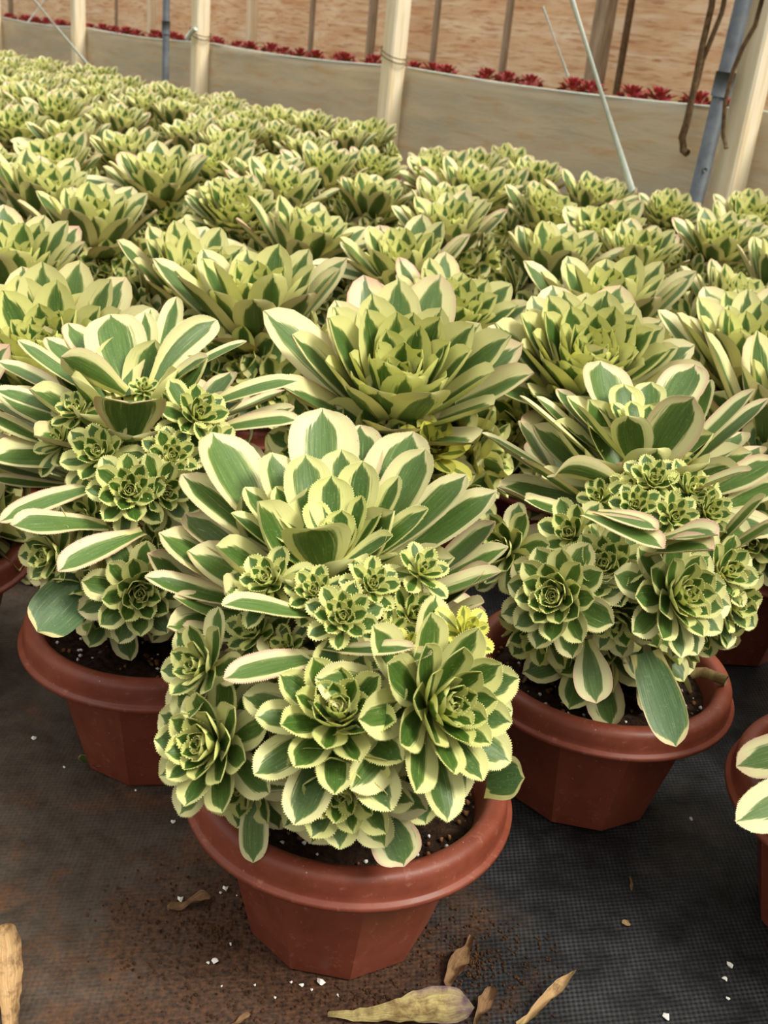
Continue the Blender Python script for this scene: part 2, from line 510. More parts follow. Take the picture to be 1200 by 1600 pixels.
# ------------------------------------------------------------------ pot
def pot_parts(root, hi=True, seed=0, ang=0.0):
    n = 96 if hi else 40
    mb = MB()
    # round rim: broad rolled flange with a thin bead at its lower edge, faceted ten-sided wall
    prof = [(.0800, .098), (.0825, .1050), (.0845, .1120), (.0872, .1168), (.0905, .1180), (.0945, .1176), (.0975, .1158),
            (.0988, .1128), (.0994, .1060), (.0997, .1024), (.1002, .1014), (.1026, .1010), (.1032, .0998), (.1030, .0978), (.1016, .0970), (.0990, .0968), (.0860, .0972)]
    lathe(mb, prof, n)
    rim = mb.build('rim', M['pot'], None)
    b = MB()
    k = 10
    rt, rb = .0845, .0610
    # each facet gets softened corners
    def ring(r, z, soft=.06):
        pts = []
        for i in range(k):
            a = ang + 2*PI*i/k
            for s in (-soft, 0, soft):
                aa = a + s*2*PI/k
                cr = r*math.cos(PI/k)/math.cos(min(abs(s), .5)*2*PI/k*-1 + PI/k)
                pts.append((cr*math.cos(aa), cr*math.sin(aa), z))
        return pts
    zs = [(0.0, rb-.003), (.002, rb), (.05, rb+(rt-rb)*.5), (.098, rt)]
    vs = []
    for z, r in zs: vs += ring(r, z)
    m = 3*k
    fs = []
    for i in range(len(zs)-1):
        for j in range(m):
            fs.append((i*m+j, i*m+(j+1) % m, (i+1)*m+(j+1) % m, (i+1)*m+j))
    fs.append(tuple(reversed(range(m))))
    # inner wall
    b.add(vs, fs)
    lathe(b, [(.0800, .099), (.0790, .085)], 60)
    body = b.build('pot_wall', M['pot'], None, smooth=False)
    s = MB()
    rr = random.Random(seed)
    vs, fs = [(0, 0, .1015)], []
    nr, na = (9, 40) if hi else (3, 20)
    for i in range(1, nr+1):
        for j in range(na):
            a = 2*PI*j/na; r = .0812*i/nr
            vs.append((r*math.cos(a), r*math.sin(a), .1015 + rr.uniform(-.0022, .0022) - .004*(i/nr)**2))
    for j in range(na): fs.append((0, 1+j, 1+(j+1) % na))
    for i in range(nr-1):
        for j in range(na):
            a = 1+i*na+j; c = 1+i*na+(j+1) % na
            fs.append((a, a+na, c+na, c))
    s.add(vs, fs)
    soil = s.build('soil', M['soil'], None)
    if hi:
        p = MB()
        for i in range(70):
            a = rr.uniform(0, 2*PI); r = .079*math.sqrt(rr.random())
            blob(p, Vector((r*math.cos(a), r*math.sin(a), .1005)), rr.uniform(.0007, .0020), rr)
        pr = p.build('perlite', M['perlite'], None)
        pr['kind'] = 'stuff'
        pr.parent = soil
        g = MB()
        for i in range(120):
            a = rr.uniform(0, 2*PI); r = .079*math.sqrt(rr.random())
            blob(g, Vector((r*math.cos(a), r*math.sin(a), .100)), rr.uniform(.0008, .0026), rr)
        gr = g.build('grit', M['grit'], None)
        gr['kind'] = 'stuff'
        gr.parent = soil
    pot = body
    pot.name = 'pot'
    rim.parent = pot
    soil.parent = pot
    pot.parent = root
    return pot

def blob(mb, c, r, rr):
    """a small angular crumb"""
    vs = []
    for p in ((1, 0, 0), (-1, 0, 0), (0, 1, 0), (0, -1, 0), (0, 0, 1), (0, 0, -1), (.7, .7, .3), (-.7, .6, .4), (.5, -.7, -.4)):
        v = Vector(p).normalized()*r*rr.uniform(.6, 1.25)
        vs.append(c+v)
    fs = [(4, 6, 2), (4, 0, 6), (0, 2, 6), (4, 2, 7), (4, 7, 1), (7, 2, 1), (4, 1, 3), (4, 3, 0), (5, 2, 0), (5, 1, 2), (5, 3, 1), (5, 8, 3), (5, 0, 8), (8, 0, 3)]
    mb.add(vs, fs)

# ------------------------------------------------------------------ the setting
def grid_plane(name, x0, x1, y0, y1, z, nx, ny, mat, amp=0):
    mb = MB()
    vs = [(x0+(x1-x0)*i/nx, y0+(y1-y0)*j/ny, z+rnd.uniform(-amp, amp)) for j in range(ny+1) for i in range(nx+1)]
    fs = [(j*(nx+1)+i, j*(nx+1)+i+1, (j+1)*(nx+1)+i+1, (j+1)*(nx+1)+i) for j in range(ny) for i in range(nx)]
    mb.add(vs, fs)
    return mb.build(name, mat)

g = grid_plane('ground_cover', -9, 5, -.6, 14, 0, 60, 60, M['ground'])
g.name = 'floor'
tag(g, 'black woven ground cover dusted with brown soil under the pots', kind='structure')

# the line of the low film barrier, read from its evenly spaced posts
hd = ray(-719, -62); WD = Vector((hd.x, hd.y, 0)).normalized()        # runs away to the left
WN = Vector((WD.y, -WD.x, 0))                                         # towards the back
if WN.y < 0: WN = -WN
d0 = ray(1137, 300)
W0 = CAM + d0*2.85; W0.z = 0
STEP = 1.143/(WD.y*math.cos(PITCH))
FTOP = CAM.z - .055

def film_sheet(name, p0, along, n_dir, length, z0, z1, nx, nz, sag, wav, mat, thick=.0012, step=None):
    vs, fs, uv = [], [], []
    for j in range(nz+1):
        for i in range(nx+1):
            s = length*i/nx
            t = j/nz
            q = 0.0
            if step: q = math.sin(PI*((s/step) % 1.0))
            off = wav*(math.sin(s*3.1+t*4)+.6*math.sin(s*7.3+1.3+t*9)+.4*math.sin(t*23+s*2))
            z = z0+(z1-z0)*t - sag*q*t
            vs.append(p0 + along*s + n_dir*off*(1-.3*t) + Vector((0, 0, z)))
            uv.append((s, t*(z1-z0)))
    for j in range(nz):
        for i in range(nx):
            a = j*(nx+1)+i
            fs.append((a, a+1, a+nx+2, a+nx+1))
    mb = MB(); mb.add(vs, fs)
    o = mb.build(name, mat)
    l = o.data.uv_layers.new(name='UVMap')
    for lp in o.data.loops: l.data[lp.index].uv = uv[lp.vertex_index]
    m = o.modifiers.new('thickness', 'SOLIDIFY'); m.thickness = thick
    return o

PB = W0 - WD*STEP*1.0
f1 = film_sheet('plastic_film', PB + WN*.05, WD, WN, STEP*9, 0.0, FTOP, 260, 14, .014, .008, M['film'], step=STEP)
tag(f1, 'low frosted plastic film barrier stretched behind the succulent bed', 'plastic film')
hem = MB()
pts = []
for i in range(261):
    s = STEP*9*i/260
    pts.append(PB + WN*.05 + WD*s + Vector((0, 0, FTOP - .014*math.sin(PI*((s/STEP) % 1.0)))))
tube(hem, pts, .004, 6)
hem.build('hem_cord', M['twine'], f1)

def post(name, P, h, half, mat, label, group, ax=None, lean=Vector((0, 0, 0)), nails=False):
    mb = MB()
    ax = ax or (WD, WN)
    # chamfered square timber
    hx, hy = half
    c = min(hx, hy)*.18
    sec = [(-hx+c, -hy), (hx-c, -hy), (hx, -hy+c), (hx, hy-c), (hx-c, hy), (-hx+c, hy), (-hx, hy-c), (-hx, -hy+c)]
    vs, fs = [], []
    nz = 12
    for j in range(nz+1):
        z = h*j/nz
        for a, b in sec:
            w = .0015*math.sin(j*2.1+a*50)
            vs.append(ax[0]*(a+w) + ax[1]*(b) + Vector((0, 0, z)) + lean*z)
    for j in range(nz):
        for k in range(8):
            fs.append((j*8+k, j*8+(k+1) % 8, (j+1)*8+(k+1) % 8, (j+1)*8+k))
    fs.append(tuple(reversed(range(8)))); fs.append(tuple(nz*8+k for k in range(8)))
    mb.add(vs, fs)
    o = mb.build(name, mat, smooth=False)
    o.location = P
    tag(o, label, 'post', group)
    return o

post_words = ['thick cream post at the right edge beside the steel pipe',
              'broad cream post standing behind the middle of the bed',
              'cream timber post just right of the thin blue steel pole',
              'cream timber post where the crossed wires come down at left',
              'narrow cream timber post on the left edge of the photo']
for i in range(5):
    P = W0 + WD*STEP*i
    o = post('timber_post', P, 2.6, (.034, .034), M['wood'], post_words[i], 'cream timber posts along the film barrier')
    if i in (1, 2):      # wire lashing
        t = MB()
        for zz in (FTOP+.03, FTOP+.045):
            tube(t, [WD*math.cos(a)*.050+WN*math.sin(a)*.050+Vector((0, 0, zz+.02*math.cos(a))) for a in [2*PI*k/16 for k in range(17)]], .002, 5)
        t.build('wire_lashing', M['rope'], o)

# outer wall of brown film and what stands between
OB = PB + WN*2.4 - WD*2.5
ow = film_sheet('wall_back', OB, WD, WN, 22, 0.0, 3.2, 240, 40, .0, .03, M['outer_film'], thick=.002)
tag(ow, 'brown wrinkled plastic film wall of the greenhouse', kind='structure')

# ------------------------------------------------------------------ things between the barrier and the back wall
def at_line(px, py, off):
    """the point seen at (px, py) on the vertical plane that lies off behind the barrier"""
    d = ray(px, py)
    q = (W0 + WN*off - CAM)
    t = q.dot(WN)/d.dot(WN)
    return CAM + d*t

back = [(20, 20, .035, 'wood_grey', 'grey upright just inside the left edge of the back wall'),
        (236, 20, .045, 'wood', 'pale timber upright behind the film, left of the blue pole'),
        (182, 20, .018, 'wood_grey', 'thin grey upright left of the pale timber behind the film'),
        (391, 20, .050, 'wood', 'whitish timber upright behind the film, right of the lashed post'),
        (484, 20, .022, 'wood_grey', 'thin brown upright midway between the two lashed cream posts'),
        (577, 20, .034, 'wood_grey', 'tan upright just left of the broad middle cream post'),
        (676, 30, .022, 'wood_grey', 'thin grey upright just right of the broad middle cream post'),
        (787, 30, .024, 'wood_grey', 'thin grey-brown upright left of the slanting pale strap'),
        (934, 40, .062, 'wood_grey', 'stout weathered upright directly behind the slanting pale strap'),
        (972, 40, .020, 'rope', 'thin dark upright right of the stout weathered one')]
for px, py, wd, m, lab in back:
    P = at_line(px, 90, 2.10); P.z = 0
    q = at_line(px, -150, 1.35)
    post('back_upright', P, 2.8, (wd*.72, wd*.72), M[m], lab, 'uprights in front of the brown back wall')

# raised strip of earth with dark red succulents just past the barrier
mb = MB()
E0 = W0 - WD*1.2
box(mb, E0 + WD*6 + WN*1.55 + Vector((0, 0, .212)), (6.2, .42, .212), (WD, WN, Vector((0, 0, 1))))
eb = mb.build('raised_earth_bed', M['earth'], smooth=False)
tag(eb, 'raised brown earth bed behind the film barrier', 'raised bed')
redm = []
for v in range(3):
    mb = MB()
    rosette(mb, Vector((0, 0, .05)), Vector((0, 0, 1)), .085, 22, 12, 80, .40, nu=3, nv=5, ph=v)
    for q in range(3):
        rosette(mb, Vector((.05*math.cos(q*2.1+v), .05*math.sin(q*2.1+v), .03)), Vector((math.cos(q*2.1+v), math.sin(q*2.1+v), 1)), .05, 12, 12, 75, .42, nu=3, nv=4)
    tube(mb, [(0, 0, 0), (0, 0, .05)], .008, 6)
    redm.append(mb.build('red_succulent', M['red_leaf']))
k = 0
reds = []
for s in [x*.20 for x in range(-5, 52)]:
    P = W0 + WD*(s+rnd.uniform(-.03, .03)) + WN*(1.30+rnd.uniform(-.06, .06)) + Vector((0, 0, .4105))
    if k < 3: o = redm[k]
    else:
        o = redm[k % 3].copy(); COL.objects.link(o)
    o.location = P; o.rotation_euler = (0, 0, rnd.uniform(0, 6)); sc = rnd.uniform(.85, 1.05); o.scale = (sc, sc, sc)
    tag(o, 'blurred dark red succulent in the row showing just over the film barrier', 'succulent', 'dark red succulents beyond the film barrier')
    k += 1

# steel pole left, steel pipe right, straps, wires and ropes
def pole(name, pts, r, mat, label, cat, collars=()):
    mb = MB(); tube(mb, pts, r, 16)
    o = mb.build(name, mat)
    tag(o, label, cat)
    for c in collars:
        m = MB()
        d = (Vector(pts[-1])-Vector(pts[0])).normalized()
        p = Vector(pts[0]).lerp(Vector(pts[-1]), c)
        tube(m, [p-d*.03, p+d*.03], r*1.22, 16)
        m.build('collar', mat, o)
    return o
Pa = at_line(258, 150, -.03); Pa.z = 0
pole('steel_pole', [Pa, Pa+Vector((0, 0, 2.6))], .017, M['steel'], 'thin blue-grey steel pole upright behind the left of the bed', 'pole', (.20,))
Pb = at_line(1090, 300, -.07); Pt = at_line(1176, -60, -.07)
dd = (Pt-Pb).normalized()
pb0 = Pb - dd*(Pb.z/dd.z); pb0.z = 0
sp_ = pole('steel_pipe', [pb0, Pb + dd*2.2], .021, M['steel'], 'blue-grey steel pipe leaning beside the cream post at right', 'pipe', (.215,))
m = MB(); tube(m, [Pb+Vector((0, -.022, .06)), Pb+Vector((0, -.032, .06))], .006, 8); m.build('bolt', M['steel'], sp_)

def strap(name, p0, p1, w, mat, label, cat, sag=0, n=20):
    p0, p1 = Vector(p0), Vector(p1)
    d = (p1-p0).normalized(); side = d.cross(WN).normalized()
    mb = MB()
    vs, fs = [], []
    for i in range(n+1):
        t = i/n
        c = p0.lerp(p1, t) + Vector((0, 0, -sag*math.sin(PI*t)))
        tw = .5*math.sin(3*t)
        sd = side*math.cos(tw) + WN*math.sin(tw)
        nn = WN*math.cos(tw) - side*math.sin(tw)
        for a, b in ((-1, -.12), (1, -.12), (1, .12), (-1, .12)):
            vs.append(c + sd*w*.5*a + nn*w*.5*b)
    for i in range(n):
        for k in range(4):
            fs.append((i*4+k, i*4+(k+1) % 4, (i+1)*4+(k+1) % 4, (i+1)*4+k))
    mb.add(vs, fs)
    return tag(mb.build(name, mat), label, cat)
strap('pale_strap', at_line(988, 300, -.22), at_line(875, -60, -.02), .022, M['twine'], 'pale green-white strap slanting down into the bed at right', 'strap')
strap('pale_strap', at_line(165, 135, -.12), at_line(20, -40, -.05), .024, M['twine'], 'white strap slanting down past the left cream post, longer of the crossed pair', 'strap')
strap('pale_strap', at_line(34, 48, .12), at_line(92, -30, .12), .020, M['twine'], 'short white strap crossing behind the longer one at top left', 'strap')
strap('pale_strap', at_line(888, 120, 1.0), at_line(848, 10, 1.0), .012, M['twine'], 'faint thin white cord slanting against the brown back wall', 'cord')

def rope(pts, r, label):
    mb = MB(); tube(mb, pts, r, 7)
    return tag(mb.build('hanging_rope', M['rope']), label, 'rope')
rope([at_line(*q, .02) for q in ((1118, -40), (1112, 10), (1098, 70), (1084, 140), (1074, 190), (1066, 215), (1068, 235), (1074, 240))], [.009]*4+[.011]*4,
     'brown rope hanging left of the leaning steel pipe, loose end over the film')
rope([at_line(*q, .03) for q in ((1140, -40), (1128, 20), (1112, 60), (1098, 95), (1090, 130), (1080, 160))], .007,
     'thin brown rope joining the hanging rope beside the steel pipe')
rope([at_line(*q, -.11) for q in ((1196, -20), (1180, 40), (1160, 75), (1146, 110), (1133, 160), (1130, 210), (1135, 232))], .006,
     'dark thin rope hanging between the steel pipe and the right cream post')
# white tie on the lashed post
mb = MB(); tube(mb, [at_line(292, 60, -.06), at_line(300, 50, -.06), at_line(306, 44, -.06)], .012, 6)
tag(mb.build('cloth_tie', M['twine']), 'white tie knotted on the cream post beside the blue pole', 'tie')

# ------------------------------------------------------------------ hero plants, leaf by leaf
TOCAM = lambda P: (CAM-P).normalized()
UP = Vector((0, 0, 1))

def hero(root_name, base, label, group, core, leaves, rosettes, tf, seed, ang=0.0, droops=()):
    root = empty(root_name, base)
    tag(root, label, 'potted succulent', group)
    pot_parts(root, True, seed, ang)
    # trunk
    t = MB()
    c = core - base
    tube(t, [Vector((0, 0, .095)), Vector((0, .0, .13)), c*.9+Vector((0, 0, .0)), c], [.016, .015, .017, .012], 12)
    t.build('stem', M['stem'], root)
    # crown: outer and inner leaves of the large head
    mb = MB()
    for L in leaves:
        (tx, ty, tY, bx, by, bY, w, age, face) = L[:9]
        ex = L[9] if len(L) > 9 else {}
        tx, ty = tf(tx, ty); bx, by = tf(bx, by)
        T = at(tx, ty, tY); B = at(bx, by, bY)
        D = T-B
        W = w*tf.s*mpp(T)*1.08
        mid = (T+B)*.5
        ctr = core + UP*.05
        if face == 'in':   N = (ctr + UP*.03) - mid
        elif face == 'cam': N = TOCAM(mid)
        elif face == 'out': N = -TOCAM(mid) + UP*.6
        elif face == 'up': N = UP + TOCAM(mid)*.4
        elif face == 'side': N = UP + TOCAM(mid)*-.25
        kw = dict(bend=.30, cup=.28, nu=9, nv=14, teeth=True, thick=.045)
        kw.update(ex)
        leaf(mb, B, D, N, D.length, W, age=age, **kw)
    cax = (UP + TOCAM(core)*.25)
    rosette(mb, core - UP*.012, cax, .098, 26, -4, 50, .42, a0=0, a1=.4, nu=7, nv=10, ph=seed, shrink=.35)
    mb.build('crown', M['leaf'], root, shift=base)
    rq = random.Random(seed)
    for k in range(13):
        a = 2*PI*k/13 + rq.uniform(-.2, .2)
        rd = Vector((math.cos(a), math.sin(a), 0))
        z = (.150, .185, .165)[k % 3]
        m = MB()
        C = Vector((base.x, base.y, 0)).lerp(Vector((core.x, core.y, 0)), .5) + rd*.050 + UP*z
        rosette(m, C, rd + UP*rq.uniform(.0, .5), rq.uniform(.046, .056), 24, 0, 80, .52, a0=.1, a1=.9, nu=5, nv=8, ph=k)
        tube(m, [C - rd*.01, C - rd*.045 - UP*.02], .006, 6)
        m.build('rosette', M['leaf'], root, shift=base)
    for q in rosettes:
        (x, y, Y, rad, ax, n, age0) = q[:7]
        ex = q[7] if len(q) > 7 else {}
        x, y = tf(x, y)
        C = at(x, y, Y)
        R = rad*tf.s*mpp(C)*(1.12 if rad > 140 else 1.0)
        a = (TOCAM(C) + Vector(ax)).normalized()
        mb = MB()
        kw = dict(e0=-4, e1=82, wr=.54, nu=7, nv=11, teeth=True)
        ex = dict(ex); yel = ex.pop('yel', False)
        kw.update(ex)
        rosette(mb, C, a, R, int(n*1.3), a0=age0, a1=1.0, ph=x*.37+y*.11, **kw)
        # little stalk back to the trunk
        tube(mb, [C - a*R*.25, C.lerp(core, .5) - UP*.015, core - UP*.03], [R*.09, .006, .008], 7)
        nm = 'rosette'
        o_ = mb.build(nm, [M['yellow_leaf' if yel else 'leaf'], M['stem']], root, shift=base)
        if yel: o_['label'] = 'yellow rosette'
        me = root.children[-1].data
        # the stalk takes the stem material
        for p in me.polygons[-(2*7+2):]: p.material_index = 1
    for (tx, ty, tY, bx, by, bY, w, age, ex, lab) in droops:
        tx, ty = tf(tx, ty); bx, by = tf(bx, by)
        T = at(tx, ty, tY); B = at(bx, by, bY)
        mid = (T+B)*.5
        W = w*tf.s*mpp(mid)
        mb = MB()
        kw = dict(bend=-.3, cup=.15, nu=9, nv=14, teeth=False, thick=.05)
        kw.update(ex)
        N = kw.pop('N', None) or (TOCAM(mid)+UP*.2)
        leaf(mb, B, T-B, N, (T-B).length, W, age=age, **kw)
        o = mb.build('leaf', M['old_leaf'] if 'green' in lab and 'cream' not in lab else M['leaf'], root, shift=base)
        o['label'] = lab
    return root

def crop(x0, y0, s):
    def f(x, y): return (x0 + x/s, y0 + y/s)
    f.s = 1/s
    return f

# --- front plant
tA = crop(200, 620, 1.7647)
baseA = Vector((-.0034, .5415, 0))
coreA = at(505, 900, .545)
leavesA = [
 # tip x, y, Y, base x, y, Y, width, age, facing
 (535, 40, .630, 545, 330, .575, 176, .05, 'in', dict(bend=.25)),
 (640, 85, .640, 620, 330, .58, 130, .0, 'in'),
 (232, 108, .615, 400, 400, .565, 185, .02, 'in'),
 (785, 105, .625, 650, 380, .57, 172, .05, 'in'),
 (150, 222, .590, 450, 450, .555, 150, .10, 'in'),
 (932, 222, .600, 690, 440, .56, 130, .12, 'in'),
 (1014, 268, .585, 690, 480, .555, 160, .08, 'in'),
 (820, 150, .600, 670, 420, .56, 150, .25, 'in'),
 (395, 160, .598, 470, 380, .56, 118, .30, 'in'),
 (487, 165, .590, 510, 400, .56, 130, .45, 'in'),
 (588, 150, .600, 580, 370, .565, 118, .42, 'in'),
 (648, 182, .588, 610, 400, .56, 116, .50, 'in'),
 (748, 222, .580, 640, 420, .555, 76, .45, 'in'),
 (322, 255, .575, 490, 440, .55, 100, .40, 'in'),
 (408, 252, .575, 510, 410, .555, 98, .50, 'in'),
 (560, 222, .575, 560, 400, .555, 116, .60, 'in'),
 (505, 290, .565, 545, 410, .552, 80, .75, 'in'),
 (645, 275, .565, 605, 420, .552, 60, .75, 'in'),
 (590, 315, .560, 580, 420, .550, 80, .80, 'in'),
 (545, 345, .556, 565, 430, .550, 55, .9, 'in'),
 (625, 350, .555, 595, 430, .550, 50, .9, 'in'),
 (700, 310, .560, 610, 440, .550, 55, .7, 'in'),
 (285, 325, .555, 520, 490, .545, 82, .40, 'in', dict(cup=.5)),
 (505, 352, .515, 545, 500, .535, 180, .45, 'out', dict(bend=-.35, cup=.22, recurve=.4, tip=.5)),
 (828, 312, .550, 600, 480, .545, 80, .45, 'up', dict(cup=.5)),
 (730, 385, .535, 580, 470, .54, 70, .5, 'up', dict(cup=.5)),
 (742, 440, .520, 560, 500, .535, 54, .45, 'side', dict(cup=.7)),
 (88, 385, .560, 430, 560, .55, 190, .12, 'in', dict(bend=.4)),
 (160, 330, .585, 350, 470, .56, 140, .0, 'in'),
 (1046, 420, .560, 740, 560, .55, 125, .05, 'in'),
 (1026, 488, .530, 700, 580, .54, 116, .10, 'in', dict(cup=.35)),
 (1012, 350, .575, 800, 520, .56, 110, .0, 'in'),
 (48, 500, .530, 380, 580, .54, 78, .10, 'up', dict(cup=.4)),
 (52, 440, .55, 300, 620, .55, 150, .0, 'in', dict(bend=.5)),
 (125, 560, .520, 440, 630, .535, 130, .08, 'in', dict(bend=.5)),
 (265, 566, .458, 530, 604, .490, 78, .22, 'up', dict(cup=.3, recurve=.5)),
 (150, 640, .500, 460, 690, .53, 110, .05, 'in', dict(bend=.5)),
 (268, 775, .452, 560, 715, .478, 96, .02, 'up', dict(cup=.3, bend=-.2, r=.0301)),
 (790, 694, .450, 530, 692, .470, 60, .05, 'up', dict(cup=.3)),
 (838, 712, .455, 590, 750, .475, 70, .02, 'up', dict(cup=.4)),
 (985, 575, .505, 700, 700, .53, 130, .02, 'in', dict(bend=.5, cup=.5)),
 (1000, 470, .545, 720, 640, .54, 140, .0, 'in', dict(bend=.5)),
 (835, 735, .475, 700, 860, .50, 130, .0, 'out', dict(bend=.2)),
 (350, 730, .50, 520, 690, .53, 90, .0, 'side'),
 (200, 740, .505, 470, 740, .53, 120, .0, 'in', dict(bend=.4)),
]
rosA = [
 # x, y, Y, radius, axis nudge, leaves, outer age
 (592, 608, .475, 108, (0, 0, .35), 24, .45),
 (515, 540, .492, 95, (-.2, 0, .7), 20, .55),
 (672, 520, .495, 92, (.2, 0, .6), 20, .55),
 (385, 510, .505, 120, (-.6, .1, .8), 20, .5),
 (350, 650, .50, 110, (-.8, 0, .5), 18, .45),
 (780, 600, .495, 110, (.7, 0, .6), 18, .5),
 (730, 655, .482, 88, (.5, 0, .1), 14, .55),
 (810, 480, .51, 100, (.6, .2, .9), 16, .5),
 (440, 690, .49, 80, (-.4, 0, .2), 14, .4),
 (578, 872, .445, 235, (0, 0, .80), 34, .28, dict(wr=.46, e0=-8)),
 (862, 850, .455, 275, (.80, 0, .15), 36, .25, dict(wr=.44, e0=-6)),
 (222, 960, .455, 190, (-.75, 0, -.05), 32, .20),
 (590, 1070, .436, 225, (.0, 0, -.60), 28, .15, dict(e0=-4, wr=.5)),
 (200, 745, .480, 150, (-.9, .1, .1), 20, .1),
 (780, 1040, .462, 190, (.4, 0, -.6), 24, .15),
 (320, 1060, .470, 170, (-.4, 0, -.7), 20, .12),
 (935, 650, .485, 95, (.6, .1, .6), 16, .35, dict(yel=True)),
 (770, 690, .468, 60, (.5, 0, .5), 12, .5, dict(yel=True)),
]
dropA = [
 (1088, 1050, .475, 990, 1060, .485, 125, .3, dict(N=Vector((.3, -.6, .8)), base=.8, vm=.6), 'pale green blunt leaf poking out at right'),
 (345, 1283, .452, 350, 1060, .475, 82, .05, dict(), 'long leaf hanging down over the rim'),
 (760, 1290, .437, 700, 1130, .455, 140, .08, dict(bend=-.2), 'broad leaf hanging onto the soil'),
]
hero('potted_succulent', baseA, 'nearest variegated succulent in foreground terracotta pot, its crown above a ring of offsets',
     None, coreA, leavesA, rosA, tA, 1, R_(-78), dropA)

# --- left plant
tB = crop(0, 450, 2.5)
baseB = Vector((-.163, .702, 0))
coreB = at(206, 640, .705)
leavesB = [
 (430, 108, .760, 500, 420, .715, 215, .18, 'cam', dict(bend=-.2, tip=.45, cup=.15)),
 (565, 100, .775, 555, 420, .72, 105, .2, 'in'),
 (590, 85, .80, 560, 400, .73, 90, .2, 'in'),
 (838, 112, .755, 590, 400, .71, 118, .2, 'cam', dict(skew=.7, bend=-.2)),
 (690, 40, .790, 600, 380, .73, 92, .2, 'in'),
 (960, 206, .745, 660, 370, .72, 72, .1, 'in', dict(bend=-.2)),
 (808, 268, .690, 590, 440, .70, 100, .2, 'up', dict(bend=-.2, cup=.35)),
 (245, 268, .690, 490, 410, .70, 135, .2, 'out', dict(bend=-.3, tip=.45)),
 (70, 210, .720, 420, 440, .71, 76, .15, 'up', dict(cup=.4)),
 (180, 200, .745, 440, 410, .715, 120, .1, 'in'),
 (265, 145, .77, 470, 400, .72, 120, .05, 'in'),
 (-10, 285, .745, 330, 470, .715, 120, .05, 'in', dict(bend=-.1)),
 (-20, 395, .680, 330, 530, .695, 92, .1, 'up', dict(bend=-.2)),
 (-50, 440, .72, 260, 560, .70, 130, .0, 'in'),
 (-70, 490, .68, 230, 620, .69, 90, .05, 'up'),
 (-80, 580, .69, 260, 730, .69, 170, .0, 'in'),
 (510, 412, .615, 505, 615, .65, 262, .08, 'out', dict(bend=-.6, tip=.30, cup=.12, recurve=.6)),
 (1162, 356, .715, 780, 480, .71, 96, .12, 'up', dict(bend=-.45)),
 (1168, 512, .690, 800, 570, .70, 104, .05, 'up', dict(bend=-.3)),
 (1110, 405, .745, 800, 520, .71, 120, .0, 'in'),
 (1148, 470, .715, 820, 560, .70, 90, .0, 'up'),
 (900, 335, .775, 780, 480, .73, 130, .0, 'in'),
 (0, 908, .585, 420, 768, .625, 110, .05, 'up', dict(bend=-.3, r=.0301)),
 (48, 925, .565, 420, 935, .60, 135, .02, 'up', dict(bend=-.2, wave=.12, r=.21)),
 (232, 1102, .545, 560, 955, .59, 135, .0, 'up', dict(bend=-.2, cup=.4, r=.0303)),
 (-40, 745, .66, 260, 770, .68, 66, .05, 'up'),
 (-60, 680, .68, 260, 760, .69, 120, .0, 'in'),
 (720, 990, .60, 520, 860, .64, 110, .1, 'up'),
]
rosB = [
 (560, 395, .705, 70, (0, 0, .9), 14, .7),
 (505, 795, .600, 160, (0, 0, .25), 24, .4),
 (668, 662, .635, 135, (.2, 0, .5), 24, .5),
 (390, 650, .630, 150, (-.4, 0, .5), 22, .45),
 (770, 500, .665, 150, (.5, .1, .7), 20, .45),
 (690, 480, .68, 130, (.3, .1, 1.0), 18, .45),
 (300, 480, .67, 120, (-.5, .1, .8), 18, .5),
 (490, 560, .66, 110, (0, 0, 1.0), 16, .6),
 (230, 600, .66, 130, (-.8, 0, .7), 16, .4),
 (840, 620, .65, 130, (.8, 0, .6), 16, .4),
 (640, 800, .61, 150, (.5, 0, .1), 18, .35),
 (540, 1190, .565, 195, (.15, 0, -.1), 28, .15),
 (200, 1040, .585, 170, (-.8, 0, -.2), 22, .1),
 (330, 1200, .58, 170, (-.3, 0, -.8), 18, .1),
 (620, 1250, .585, 160, (.3, 0, -.8), 18, .1),
 (620, 1010, .60, 130, (.6, 0, .1), 16, .2),
 (340, 890, .61, 150, (-.5, 0, 0), 16, .3),
]
dropB = [(150, 1335, .548, 350, 1130, .585, 205, .2, dict(base=.75, vm=.6, wave=.05, tip=.4, bend=-.35), 'broad all-green leaf drooping over the rim')]
hero('potted_succulent', baseB, 'variegated succulent at left with a blunt squarish front leaf and leaf drooping on its rim',
     None, coreB, leavesB, rosB, tB, 2, 0.2, dropB)

